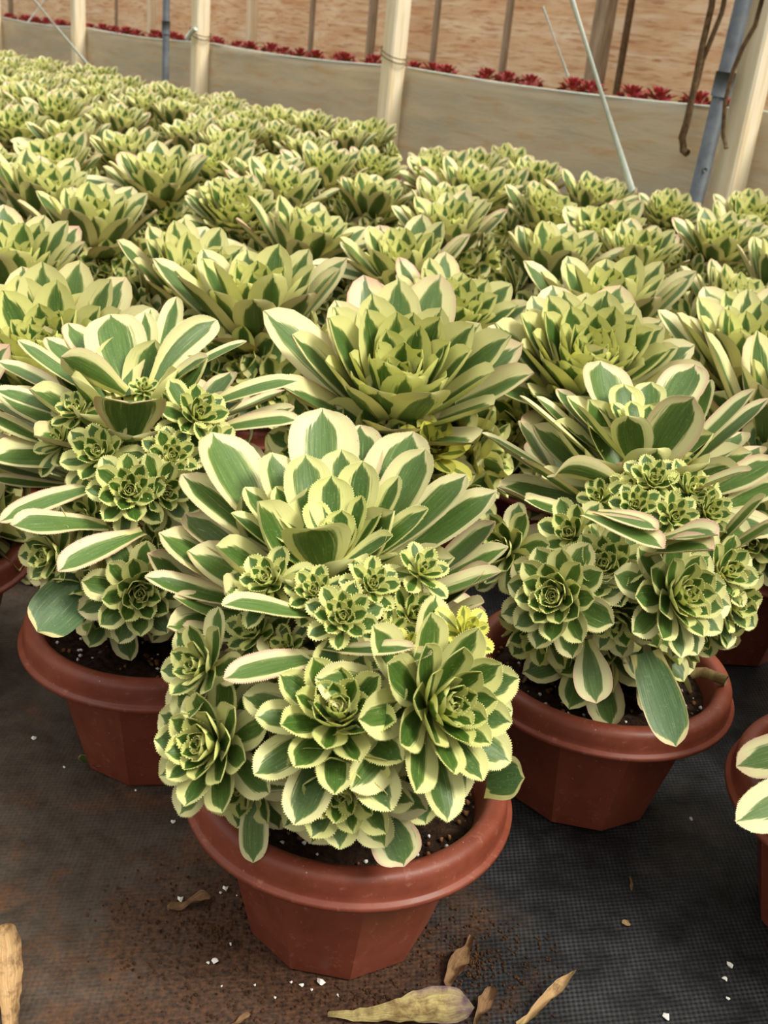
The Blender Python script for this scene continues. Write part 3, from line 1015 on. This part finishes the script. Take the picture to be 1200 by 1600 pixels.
# --- right plant
tC = crop(740, 540, 2.5)
baseC = Vector((.178, .706, 0))
coreC = at(990, 730, .705)
leavesC = [
 (492, 70, .765, 560, 330, .72, 205, .05, 'in'),
 (862, 82, .765, 720, 320, .72, 175, .08, 'in'),
 (325, 175, .75, 500, 360, .72, 120, .0, 'in'),
 (585, 155, .740, 600, 320, .72, 140, .5, 'in'),
 (692, 148, .745, 670, 310, .72, 120, .45, 'in'),
 (545, 225, .725, 610, 340, .71, 80, .7, 'in'),
 (615, 220, .722, 640, 330, .71, 80, .75, 'in'),
 (690, 235, .722, 660, 340, .71, 75, .75, 'in'),
 (560, 255, .712, 620, 350, .71, 60, .85, 'in'),
 (1095, 176, .715, 780, 480, .70, 130, .1, 'in', dict(bend=.1)),
 (1148, 212, .725, 800, 500, .705, 110, .05, 'in', dict(bend=.1)),
 (855, 208, .680, 660, 500, .69, 195, .12, 'cam', dict(bend=-.1)),
 (605, 276, .672, 640, 500, .69, 150, .3, 'out', dict(bend=-.2, cup=.2)),
 (400, 235, .685, 600, 450, .695, 100, .35, 'in'),
 (365, 205, .730, 570, 400, .71, 150, .25, 'in'),
 (183, 200, .700, 500, 470, .70, 100, .12, 'in', dict(bend=.05)),
 (245, 205, .73, 500, 420, .71, 110, .1, 'in'),
 (35, 345, .705, 380, 540, .70, 100, .05, 'in', dict(bend=.1)),
 (60, 360, .72, 340, 540, .70, 90, .0, 'in'),
 (188, 446, .650, 500, 640, .675, 130, .12, 'in', dict(bend=.2)),
 (290, 478, .625, 610, 575, .665, 130, .08, 'out', dict(bend=-.6, cup=.3, recurve=.5)),
 (928, 138, .745, 830, 400, .71, 70, .15, 'in'),
 (1078, 484, .620, 760, 620, .665, 92, .1, 'up', dict(bend=-.2, cup=.4)),
 (1180, 450, .700, 900, 590, .69, 130, .05, 'up'),
 (1048, 345, .755, 860, 500, .71, 150, .0, 'in'),
 (1120, 400, .750, 900, 540, .71, 140, .0, 'in'),
 (738, 788, .552, 432, 660, .60, 130, .0, 'up', dict(bend=-.2, cup=.35, r=.03)),
 (715, 716, .565, 480, 650, .60, 100, .02, 'up', dict(bend=-.2, r=.0302)),
 (948, 735, .555, 700, 770, .59, 150, .0, 'up', dict(bend=-.3, cup=.35, wave=.08, r=.0304)),
 (930, 790, .545, 650, 835, .585, 150, .0, 'up', dict(bend=-.5, cup=.4, wave=.08, r=.0306)),
 (1142, 590, .615, 900, 820, .64, 96, .02, 'up', dict(bend=.2, cup=.4)),
 (1190, 690, .600, 900, 850, .63, 90, .0, 'up', dict(bend=.2, cup=.4)),
 (180, 300, .750, 330, 520, .71, 130, .0, 'in'),
 (200, 605, .630, 470, 680, .66, 118, .02, 'up', dict(wave=.08)),
 (100, 560, .66, 400, 690, .67, 130, .0, 'in'),
 (1200, 540, .69, 950, 640, .68, 110, .0, 'up'),
]
rosC = [
 (632, 628, .610, 105, (0, 0, .35), 22, .5),
 (700, 530, .645, 130, (.2, 0, .8), 22, .5),
 (610, 560, .645, 110, (-.2, 0, .8), 18, .55),
 (850, 570, .645, 140, (.6, 0, .7), 20, .5),
 (915, 650, .635, 130, (.7, 0, .4), 20, .45),
 (780, 670, .61, 120, (.3, 0, .3), 18, .5),
 (490, 600, .64, 110, (-.6, 0, .6), 16, .45),
 (790, 450, .69, 100, (.4, .1, 1), 14, .5),
 (505, 865, .580, 175, (-.1, 0, .5), 30, .32),
 (320, 980, .565, 205, (-.35, 0, .05), 36, .15),
 (805, 975, .565, 225, (.75, 0, .20), 34, .18),
 (120, 800, .61, 170, (-.8, 0, .2), 22, .15),
 (560, 1060, .58, 190, (0, 0, -.7), 20, .12),
 (1010, 1000, .60, 180, (.9, 0, -.2), 22, .12),
 (380, 740, .61, 150, (-.4, 0, .4), 20, .3),
 (980, 880, .60, 160, (.8, 0, .3), 20, .2),
 (250, 1120, .59, 170, (-.4, 0, -.7), 18, .1),
 (880, 1110, .60, 170, (.3, 0, -.8), 18, .1),
]
dropC = [(480, 1392, .553, 440, 1150, .58, 150, .05, dict(), 'cream and green leaf hanging onto the soil'),
         (790, 1560, .555, 670, 1200, .60, 165, .1, dict(base=.75, vm=.55, bend=-.25, N=Vector((-.1, -.7, .6))), 'stiff all-green leaf hanging out over the rim')]
hero('potted_succulent', baseC, 'variegated succulent at right, stiff green leaf hanging over the front of its rim',
     None, coreC, leavesC, rosC, tC, 3, .5, dropC)

# ------------------------------------------------------------------ the bed behind: variants and copies
def variant(seed, crown_n, Lr, e0, e1, wr, lean, noff, pinkish=0.0, big=1.0, babies=3):
    root = empty('potted_succulent')
    pot_parts(root, False, seed, seed)
    ax = (UP + Vector(lean)).normalized()
    C = Vector((lean[0]*.06, lean[1]*.06, .185))
    t = MB(); tube(t, [(0, 0, .095), (0, 0, .14), C], [.015, .014, .012], 8); t.build('stem', M['stem'], root)
    mb = MB()
    rosette(mb, C + ax*.02, ax, Lr, crown_n, e0, e1, wr, a0=.02, a1=1, nu=5, nv=8, ph=seed, depth=.22, shrink=.74,
            jit=.10, cup=.25, pw=.75, bendk=.7, agef=lambda a: a**.8)
    mb.build('crown', M['bed_leaf'], root)
    for k in range(noff):
        a = 2*PI*k/noff + seed*.7 + rnd.uniform(-.2, .2)
        rd = Vector((math.cos(a), math.sin(a), 0))
        hz = (.140, .185, .160)[k % 3]
        m = MB()
        Rr = rnd.uniform(.058, .072)
        rosette(m, rd*rnd.uniform(.062, .074) + UP*hz, (rd + UP*rnd.uniform(.1, .7)).normalized(), Rr, 26, -4, 80, .52,
                a0=.15, a1=.95, nu=4, nv=6, ph=k)
        tube(m, [Vector((0, 0, .13)), rd*.05+UP*(hz-.004)], .006, 6)
        m.build('rosette', M['bed_leaf'], root)
    for k in range(babies):
        a = -PI/2 + (k-(babies-1)/2)*.8 + rnd.uniform(-.2, .2)
        rd = Vector((math.cos(a), math.sin(a), 0))
        m = MB()
        rosette(m, rd*.040 + UP*.212, (rd*.8 + UP).normalized(), rnd.uniform(.026, .034), 18, 8, 80, .46,
                a0=.5, a1=1, nu=4, nv=5, ph=k)
        m.build('rosette', M['bed_leaf'], root)
    return root

VAR = [variant(1, 62, .128, 30, 84, .38, (0, -.42, 0), 11),
       variant(2, 52, .136, 34, 86, .36, (.08, -.22, 0), 11, babies=4),
       variant(3, 76, .122, 30, 84, .38, (-.08, -.40, 0), 11, babies=2),
       variant(4, 46, .138, 38, 88, .38, (0, -.20, 0), 12, babies=4),
       variant(5, 84, .118, 24, 84, .40, (.05, -.45, 0), 11, babies=1),
       variant(6, 60, .132, 38, 84, .34, (-.05, -.22, 0), 11)]
used = [False]*6

def copy_tree(o, parent=None):
    c = o.copy(); COL.objects.link(c)
    if parent: c.parent = parent
    for ch in list(o.children): copy_tree(ch, c)
    return c

def plant(v, x, y, rz, sc, label, group=None):
    if not used[v]:
        used[v] = True; o = VAR[v]
    else: o = copy_tree(VAR[v])
    for k_ in ('label', 'group'):
        if k_ in o: del o[k_]
    o.location = (x, y, 0); o.rotation_euler = (0, 0, rz); o.scale = (sc, sc, sc)
    tag(o, label, 'potted succulent', group)
    return o

HEAD = .268
near = [  # head px, py, variant, turn, scale, label
 (626, 500, 0, .1, 1.12, 'large full-crowned succulent directly behind the nearest plant, one yellow baby rosette'),
 (945, 488, 4, -.1, 1.12, 'many-leaved succulent behind the right plant, pink touches on its leaf tips'),
 (70, 470, 2, .3, 1.05, 'yellowish dense-crowned succulent at left edge behind the square-leaved plant'),
 (1225, 590, 1, .6, 1.05, 'succulent cut off by the right edge behind the right foreground plant'),
 (418, 425, 3, -.3, 1.05, 'succulent with fanned upright leaves just behind the left foreground plant'),
 (242, 380, 2, .9, 1.0, 'round-headed succulent with rows of small stubby leaves, left of centre'),
 (470, 345, 1, .9, 1.0, 'succulent with one long leaf stretching left, in front of the middle bed'),
 (648, 378, 1, -.9, 1.0, 'succulent with long blue-green leaf at its left, behind the full-crowned one'),
 (862, 375, 3, .5, 1.0, 'pink-margined succulent in mid bed, wide leaves opening forward'),
 (997, 372, 5, .2, .95, 'small fanned succulent behind the many-leaved pink-tipped one'),
 (1127, 430, 4, .8, .95, 'succulent with a cupped pale bud near the right edge, mid bed'),
 (1127, 338, 0, .8, .95, 'succulent standing in front of the right cream post'),
 (1033, 305, 5, .1, .88, 'succulent standing in front of the foot of the leaning steel pipe'),
 (1215, 400, 3, 1.1, 1.0, 'succulent half outside the right edge, level with the cupped-bud one'),
 (1185, 312, 2, .1, .9, 'small succulent against the right edge under the cream post'),
 (920, 290, 1, .2, 1.0, 'succulent with one dark broad front leaf, by the lower end of pale strap'),
 (690, 305, 5, .9, 1.0, 'succulent in the bed below and right of the broad middle post'),
 (815, 283, 0, -.6, .95, 'succulent in the back rows, left of the pale strap foot'),
 (677, 245, 2, .4, .88, 'bright compact succulent against the film, right of the broad post'),
 (775, 245, 4, .4, .88, 'compact succulent against the film, two right of the broad post'),
 (575, 245, 0, .5, .92, 'succulent just below the foot of the broad middle post'),
 (550, 292, 3, .7, .95, 'succulent in front of the one at the broad post foot'),
 (430, 278, 1, .3, 1.0, 'succulent in the middle bed, left of two stacked heads below the post'),
 (483, 222, 5, .2, .95, 'yellow-green succulent in the back rows left of the broad post'),
 (370, 290, 4, .1, 1.0, 'pink-edged succulent right of the tall fanned one at left'),
 (263, 255, 1, -.4, 1.05, 'fanned succulent in left bed with broad blue leaves at its left side'),
 (350, 215, 5, .8, 1.0, 'spiky fanned succulent below the lashed cream post'),
 (53, 270, 1, .7, 1.05, 'broad-leaved succulent near the left edge, halfway up the bed'),
 (145, 315, 3, .4, 1.0, 'succulent with pinkish lower leaves, left of the round-headed one'),
 (117, 200, 3, -.3, 1.0, 'wide open succulent high in left bed, bluish leaf reaching left'),
 (30, 180, 0, .2, 1.0, 'succulent at the left edge, above the broad-leaved one'),
 (190, 178, 5, .4, 1.0, 'succulent under the crossed straps, right of the wide open one'),
 (20, 370, 5, .6, 1.0, 'shaded succulent at left edge, just behind the yellowish dense one'),
]
placed = [Vector((baseA.x, baseA.y)), Vector((baseB.x, baseB.y)), Vector((baseC.x, baseC.y))]
spots = []
for (px, py, v, rz, sc, lab) in near:
    P = on(px, py, HEAD*sc + .0)
    spots.append([Vector((P.x, P.y)), v, rz, sc, lab, None])
# fixed pots at the frame's edges
PR = on(1395, 1232, .118); PL = on(-150, 842, .118)
edge = [[Vector((PL.x, PL.y)), 5, 0.4, 1.0, 'pot showing only its side at the left edge behind the square-leaved plant', None]]

# fill the rest of the bed in rows that run along the film
WP = Vector((W0.x, W0.y)); wd2 = Vector((WD.x, WD.y)); wn2 = Vector((WN.x, WN.y))
SPC = .226
fill = []
def vis(P, m=60):
    q = Vector((P.x, P.y, HEAD)) - CAM
    w = q.y*math.cos(PITCH) - q.z*math.sin(PITCH)
    if w < .1: return None
    v = (q.y*math.sin(PITCH) + q.z*math.cos(PITCH))*FPX/w; u = q.x*FPX/w
    x = 600 + u*math.cos(ROLL) + v*math.sin(ROLL); y = 800 + u*math.sin(ROLL) - v*math.cos(ROLL)
    return (x, y) if (-m < x < 1200+m and y < 1300) else None
ords = ['first', 'second', 'third', 'fourth', 'fifth', 'sixth', 'seventh', 'eighth', 'ninth', 'tenth', 'eleventh', 'twelfth', 'thirteenth',
        'fourteenth', 'fifteenth', 'sixteenth', 'seventeenth', 'eighteenth', 'nineteenth', 'twentieth', 'twenty-first', 'twenty-second',
        'twenty-third', 'twenty-fourth', 'twenty-fifth', 'twenty-sixth', 'twenty-seventh', 'twenty-eighth', 'twenty-ninth', 'thirtieth',
        'thirty-first', 'thirty-second', 'thirty-third', 'thirty-fourth', 'thirty-fifth', 'thirty-sixth', 'thirty-seventh', 'thirty-eighth',
        'thirty-ninth', 'fortieth', 'forty-first', 'forty-second', 'forty-third', 'forty-fourth', 'forty-fifth', 'forty-sixth']
fixed = placed + [Vector((PR.x, PR.y))] + [e[0] for e in edge]
# spread the traced heads a little so that pots do not run into one another
allp = [s[0] for s in spots]
for it in range(60):
    for i, a in enumerate(allp):
        for j, b in enumerate(allp):
            if j <= i: continue
            d = a-b
            if d.length < .212:
                push = d.normalized()*(.212-d.length)
                if a.y > b.y: a += push
                else: b -= push
        for b in fixed:
            d = a-b
            if d.length < .222: a += d.normalized()*(.222-d.length)
        dist = (a-WP).dot(wn2)
        if dist > -.20: a -= wn2*(dist+.20)
occupied = allp + fixed
pid = 0
for row in range(0, 22):
    cnt = 0
    for k in range(-14, 46):
        P = WP + wd2*((k+.5*(row % 2))*SPC) - wn2*(.20+row*SPC*.90)
        P = P + Vector((rnd.uniform(-.012, .012), rnd.uniform(-.012, .012)))
        if P.y < .80 or not vis(P): continue
        if (P - CAM.xy).length > 8.2: continue
        if any((P-q).length < .212 for q in occupied): continue
        fill.append((P, row, k)); occupied = occupied + [P]
edge += [[Vector((PR.x+.20, PR.y-.13)), 0, .3, 1.05, 'succulent just outside the lower right corner', None],  # unseen plants where the bed continues, added to shade the ground at right
         [Vector((PR.x+.12, PR.y+.21)), 2, .9, 1.05, 'succulent outside the right edge, behind the cut-off pot', None],
         [Vector((PR.x+.33, PR.y+.10)), 3, .2, 1.05, 'succulent outside the right edge, beyond the cut-off pot', None]]
everyone = [(P, None) for P in allp] + [(P, 'f') for P, row, k in fill]
rows = {}
for P, kind_ in everyone:
    r_ = max(0, int(round((-(P-WP).dot(wn2)-.20)/(SPC*.90))))
    rows.setdefault(r_, []).append((P, kind_))
for P, v, rz, sc, lab, gr in spots:
    o = plant(v, P.x, P.y, rz, sc, lab, gr)
    if 'long' in lab or 'bluish' in lab or 'blue leaves' in lab:
        # the long outer leaf reaching out at its left
        q_ = Matrix.Rotation(-rz, 3, 'Z')
        dirs = (Vector((-1, -.12, .20)), Vector((-1, -.55, .05)))[:2 if 'leaves' in lab else 1]
        for dv in dirs:
            m = MB()
            leaf(m, q_ @ Vector((-.035, -.03, .205)), q_ @ dv, q_ @ Vector((.2, -.35, 1)), .118, .046, age=.05, bend=-.25, cup=.15, nu=7, nv=11, r=.45)
            l_ = m.build('leaf', M['bed_leaf'], o); l_['label'] = 'long outer leaf reaching left'
    if P.y < 1.35:
        # offsets hanging over the rim on the near side
        for k_ in range(6):
            a_ = -PI/2 + (k_-2.5)*.52
            rd = Matrix.Rotation(-rz, 3, 'Z') @ Vector((math.cos(a_), math.sin(a_), 0))
            m = MB()
            rosette(m, rd*.088 + UP*(.142 + .022*(k_ % 2)), rd + UP*.25, .056, 26, -4, 80, .52, a0=.1, a1=.95, nu=5, nv=7, ph=k_)
            tube(m, [rd*.08 + UP*.140, rd*.02 + UP*.13], .006, 6)
            m.build('rosette', M['bed_leaf'], o)
    if 'yellow baby' in lab:
        m = MB()
        rosette(m, Vector((.028, -.092, .190)), Vector((.1, -.7, .9)), .036, 26, 0, 80, .5, a0=.4, a1=1, nu=5, nv=8)
        tube(m, [(.025, -.08, .185), (.01, -.02, .16)], .005, 6)
        y_ = m.build('rosette', M['yellow_leaf'], o); y_['label'] = 'yellow rosette'
for row, L in sorted(rows.items()):
    L.sort(key=lambda q: q[0].dot(wd2))
    for i, (P, kind_) in enumerate(L):
        if not kind_: continue
        rw = 'row nearest the film' if row == 0 else ords[row] + ' row from the film'
        plant(rnd.randrange(6), P.x, P.y, rnd.uniform(-.8, .8), rnd.uniform(.92, 1.06),
              'green and cream succulent, %s from the right in the %s' % (ords[i], rw),
              'green and cream potted succulents filling the bed')
for P, v, rz, sc, lab, gr in edge:
    o = plant(v, P.x, P.y, rz, sc, lab, gr)
print('plants', len(spots)+len(fill)+5)

rb = empty('potted_succulent', Vector((PR.x, PR.y, 0)))
tag(rb, 'pot cut off by the right edge, two variegated leaves lying over its rim', 'potted succulent')
pot_parts(rb, True, 9, .1)
t = MB(); tube(t, [(0, 0, .095), (.01, 0, .15), (.02, 0, .20)], [.015, .014, .012], 10); t.build('stem', M['stem'], rb)
m = MB(); rosette(m, Vector((.035, -.01, .215)), Vector((.25, -.1, 1)), .095, 44, 30, 85, .42, a0=.1, a1=1, nu=7, nv=10); m.build('crown', M['leaf'], rb)
for k in range(6):
    a = -1.6 + k*.62
    rd = Vector((math.cos(a), math.sin(a), 0))
    m = MB(); rosette(m, rd*.05 + UP*(.15 + .02*(k % 2)), rd + UP*.4, .052, 26, 0, 82, .52, a0=.15, a1=.95, nu=7, nv=9)
    tube(m, [rd*.05+UP*.15, UP*.13], .006, 6)
    m.build('rosette', M['leaf'], rb)
for (tx, ty, bx, by, w, a, N_) in ((1153, 1196, 1262, 1205, 84, .05, Vector((-.2, -.5, 1))), (1154, 1283, 1262, 1220, 92, .05, Vector((.3, -.6, .9)))):
    T = on(tx, ty, .132); B = Vector((PR.x-.022, PR.y-(.0 if ty < 1240 else .02), .158))
    m = MB(); leaf(m, B, T-B, N_, (T-B).length, w*.85*mpp(T), age=a, base=.3, vm=.7, bend=-.35, cup=.12, nu=9, nv=14, teeth=True)
    lo_ = m.build('leaf', M['leaf'], rb, shift=Vector((PR.x, PR.y, 0))); lo_['label'] = 'leaf lying over the rim'

# ------------------------------------------------------------------ litter on the ground
def crumbs():
    pass
def dry_leaf(tx, ty, bx, by, w, mat, label, z0=.004, z1=.004, **kw):
    T = on(tx, ty, z1); B = on(bx, by, z0)
    W = w*mpp((T+B)*.5)
    mb = MB()
    k = dict(bend=.3, cup=.5, wave=.16, nu=13, nv=30, thick=.02, base=.25, age=.2)
    k.update(kw)
    leaf(mb, B, T-B, UP, (T-B).length, W, **k)
    for i_, v in enumerate(mb.v):
        h_ = math.sin(v.x*500+v.y*300)+math.sin(v.x*260-v.y*700+2)+.6*math.sin(v.y*1100+v.x*200)
        v += Vector((math.sin(v.y*500)*.0004, math.sin(v.x*430)*.0004, h_*.0004))
    lo = min(v[2] for v in mb.v)
    for v in mb.v: v.z += .0008 - lo
    return tag(mb.build('dried_leaf', mat), label, 'dried leaf')
dry_leaf(738, 1575, 512, 1588, 66, M['dry_pale'], 'large pale dried leaf with purplish tip in front of the nearest pot', base=.12, vm=.78, cup=.45, wave=.12)
dry_leaf(8, 1440, 18, 1612, 44, M['dry'], 'tan dried leaf standing at the lower left corner', z1=.02, base=.5, cup=.9, wave=.3)
dry_leaf(700, 1540, 738, 1462, 26, M['dry_dark'], 'brown shrivelled leaf upright behind the big pale one', base=.3, cup=.9, wave=.5)
dry_leaf(900, 1512, 812, 1600, 16, M['dry'], 'long thin dried leaf curling up at the lower right', z1=.02, base=.7, cup=1.2, wave=.5)
dry_leaf(855, 1560, 815, 1600, 15, M['dry_pale'], 'short pale curled leaf tip beside the long thin dried one', base=.4, cup=.9)
dry_leaf(770, 1542, 742, 1600, 22, M['dry_dark'], 'crumpled dried flower stalk between the pale and thin dried leaves', base=.3, cup=1.0, wave=.6)
dry_leaf(330, 1398, 262, 1420, 18, M['dry_dark'], 'brown fibrous leaf scrap left of the nearest pot', base=.4, cup=.8, wave=.5)
dry_leaf(392, 1580, 362, 1598, 9, M['dry_dark'], 'small reddish leaf scrap at the bottom left of the pale leaf', base=.4)
dry_leaf(972, 1436, 986, 1442, 9, M['dry'], 'tiny orange leaf fragment on the dark cover at right', base=.5)
dry_leaf(988, 1388, 986, 1364, 5, M['dry_dark'], 'tiny brown splinter above the orange leaf fragment', base=.5)

# seedling on the ground
root = empty('seedling', on(152, 1196, 0))
tag(root, 'tiny blue-green seedling on the ground below the left pot', 'seedling')
for k in range(4):
    a = k*1.6+.4
    m = MB()
    leaf(m, Vector((0, 0, .002)), Vector((math.cos(a), math.sin(a), .5)), UP,   .016, .011, age=0.0, nu=5, nv=7, r=.1)
    m.build('leaf', M['old_leaf'], root)

# cut stubs lying on the right plant's rim
mb = MB()
tube(mb, [on(1082, 1052, .118), on(1100, 1050, .123), on(1135, 1064, .123)], [.0045, .004, .0042], 8)
tag(mb.build('cut_stem', M['stem']), 'pale cut stem stub resting on the rim of the right pot', 'cut stem')

# spilled soil around the nearest pot
def spill(name, cx, cy, rx, ry, label, seed, n=34):
    C = on(cx, cy, 0)
    rr = random.Random(seed)
    mb = MB()
    for i in range(520):
        a = rr.uniform(0, 2*PI); q = rr.random()*1.35
        blob(mb, Vector((C.x+rx*q*math.cos(a), C.y+ry*q*math.sin(a), .0008)), rr.uniform(.0003, .0013), rr)
    return tag(mb.build(name, M['spill'], smooth=False), label, 'spilled soil', kind='stuff')
spill('spilled_soil', 330, 1455, .062, .05, 'dark crumbly soil spilled left of the nearest pot', 5)
spill('spilled_soil', 560, 1560, .10, .035, 'brown soil spilled in front of the nearest pot', 6)
spill('spilled_soil', 735, 1500, .05, .035, 'thin brown soil scattered right of the nearest pot', 7)

# white perlite grains, each by itself
bits = [(281, 1408, 5.5), (352, 1391, 5), (344, 1396, 2.5), (270, 1286, 4), (335, 1504, 5.5), (325, 1506, 3), (500, 1538, 7), (471, 1541, 4), (487, 1548, 2.5),
        (455, 1536, 2.5), (360, 1476, 3), (370, 1400, 2), (1139, 1510, 6), (1132, 1531, 4.5), (1137, 1562, 3.5), (1041, 1591, 6), (1079, 1281, 3.2),
        (53, 1156, 4), (152, 1153, 3), (168, 1174, 2.5), (97, 1079, 3), (565, 1592, 6), (528, 1556, 2.5), (430, 1560, 2.5), (398, 1540, 2.2), (346, 1542, 2.2), (212, 1236, 2.2), (100, 1200, 2.2)]
rr = random.Random(4)
wordsb = {0: 'white perlite lump beside the fibrous scrap, left of the nearest pot', 4: 'cream perlite lump on the spilled soil lower left of the pot',
          6: 'largest white perlite lump below the nearest pot base', 12: 'white perlite lump at the foot of the right edge pot',
          15: 'white perlite lump at the very bottom right', 17: 'yellowish grain alone on the ground under the left pot'}
for i, (x, y, s) in enumerate(bits):
    P = on(x, y, .0)
    mb = MB(); r_ = s*mpp(P)
    blob(mb, Vector((0, 0, r_*.7)), r_, rr)
    o = mb.build('perlite_grain', M['perlite'], smooth=False)
    o.location = P
    if i in wordsb: tag(o, wordsb[i], 'perlite grain')
    else: tag(o, 'tiny white perlite grain scattered on the ground cover', 'perlite grain', 'small perlite grains on the ground')
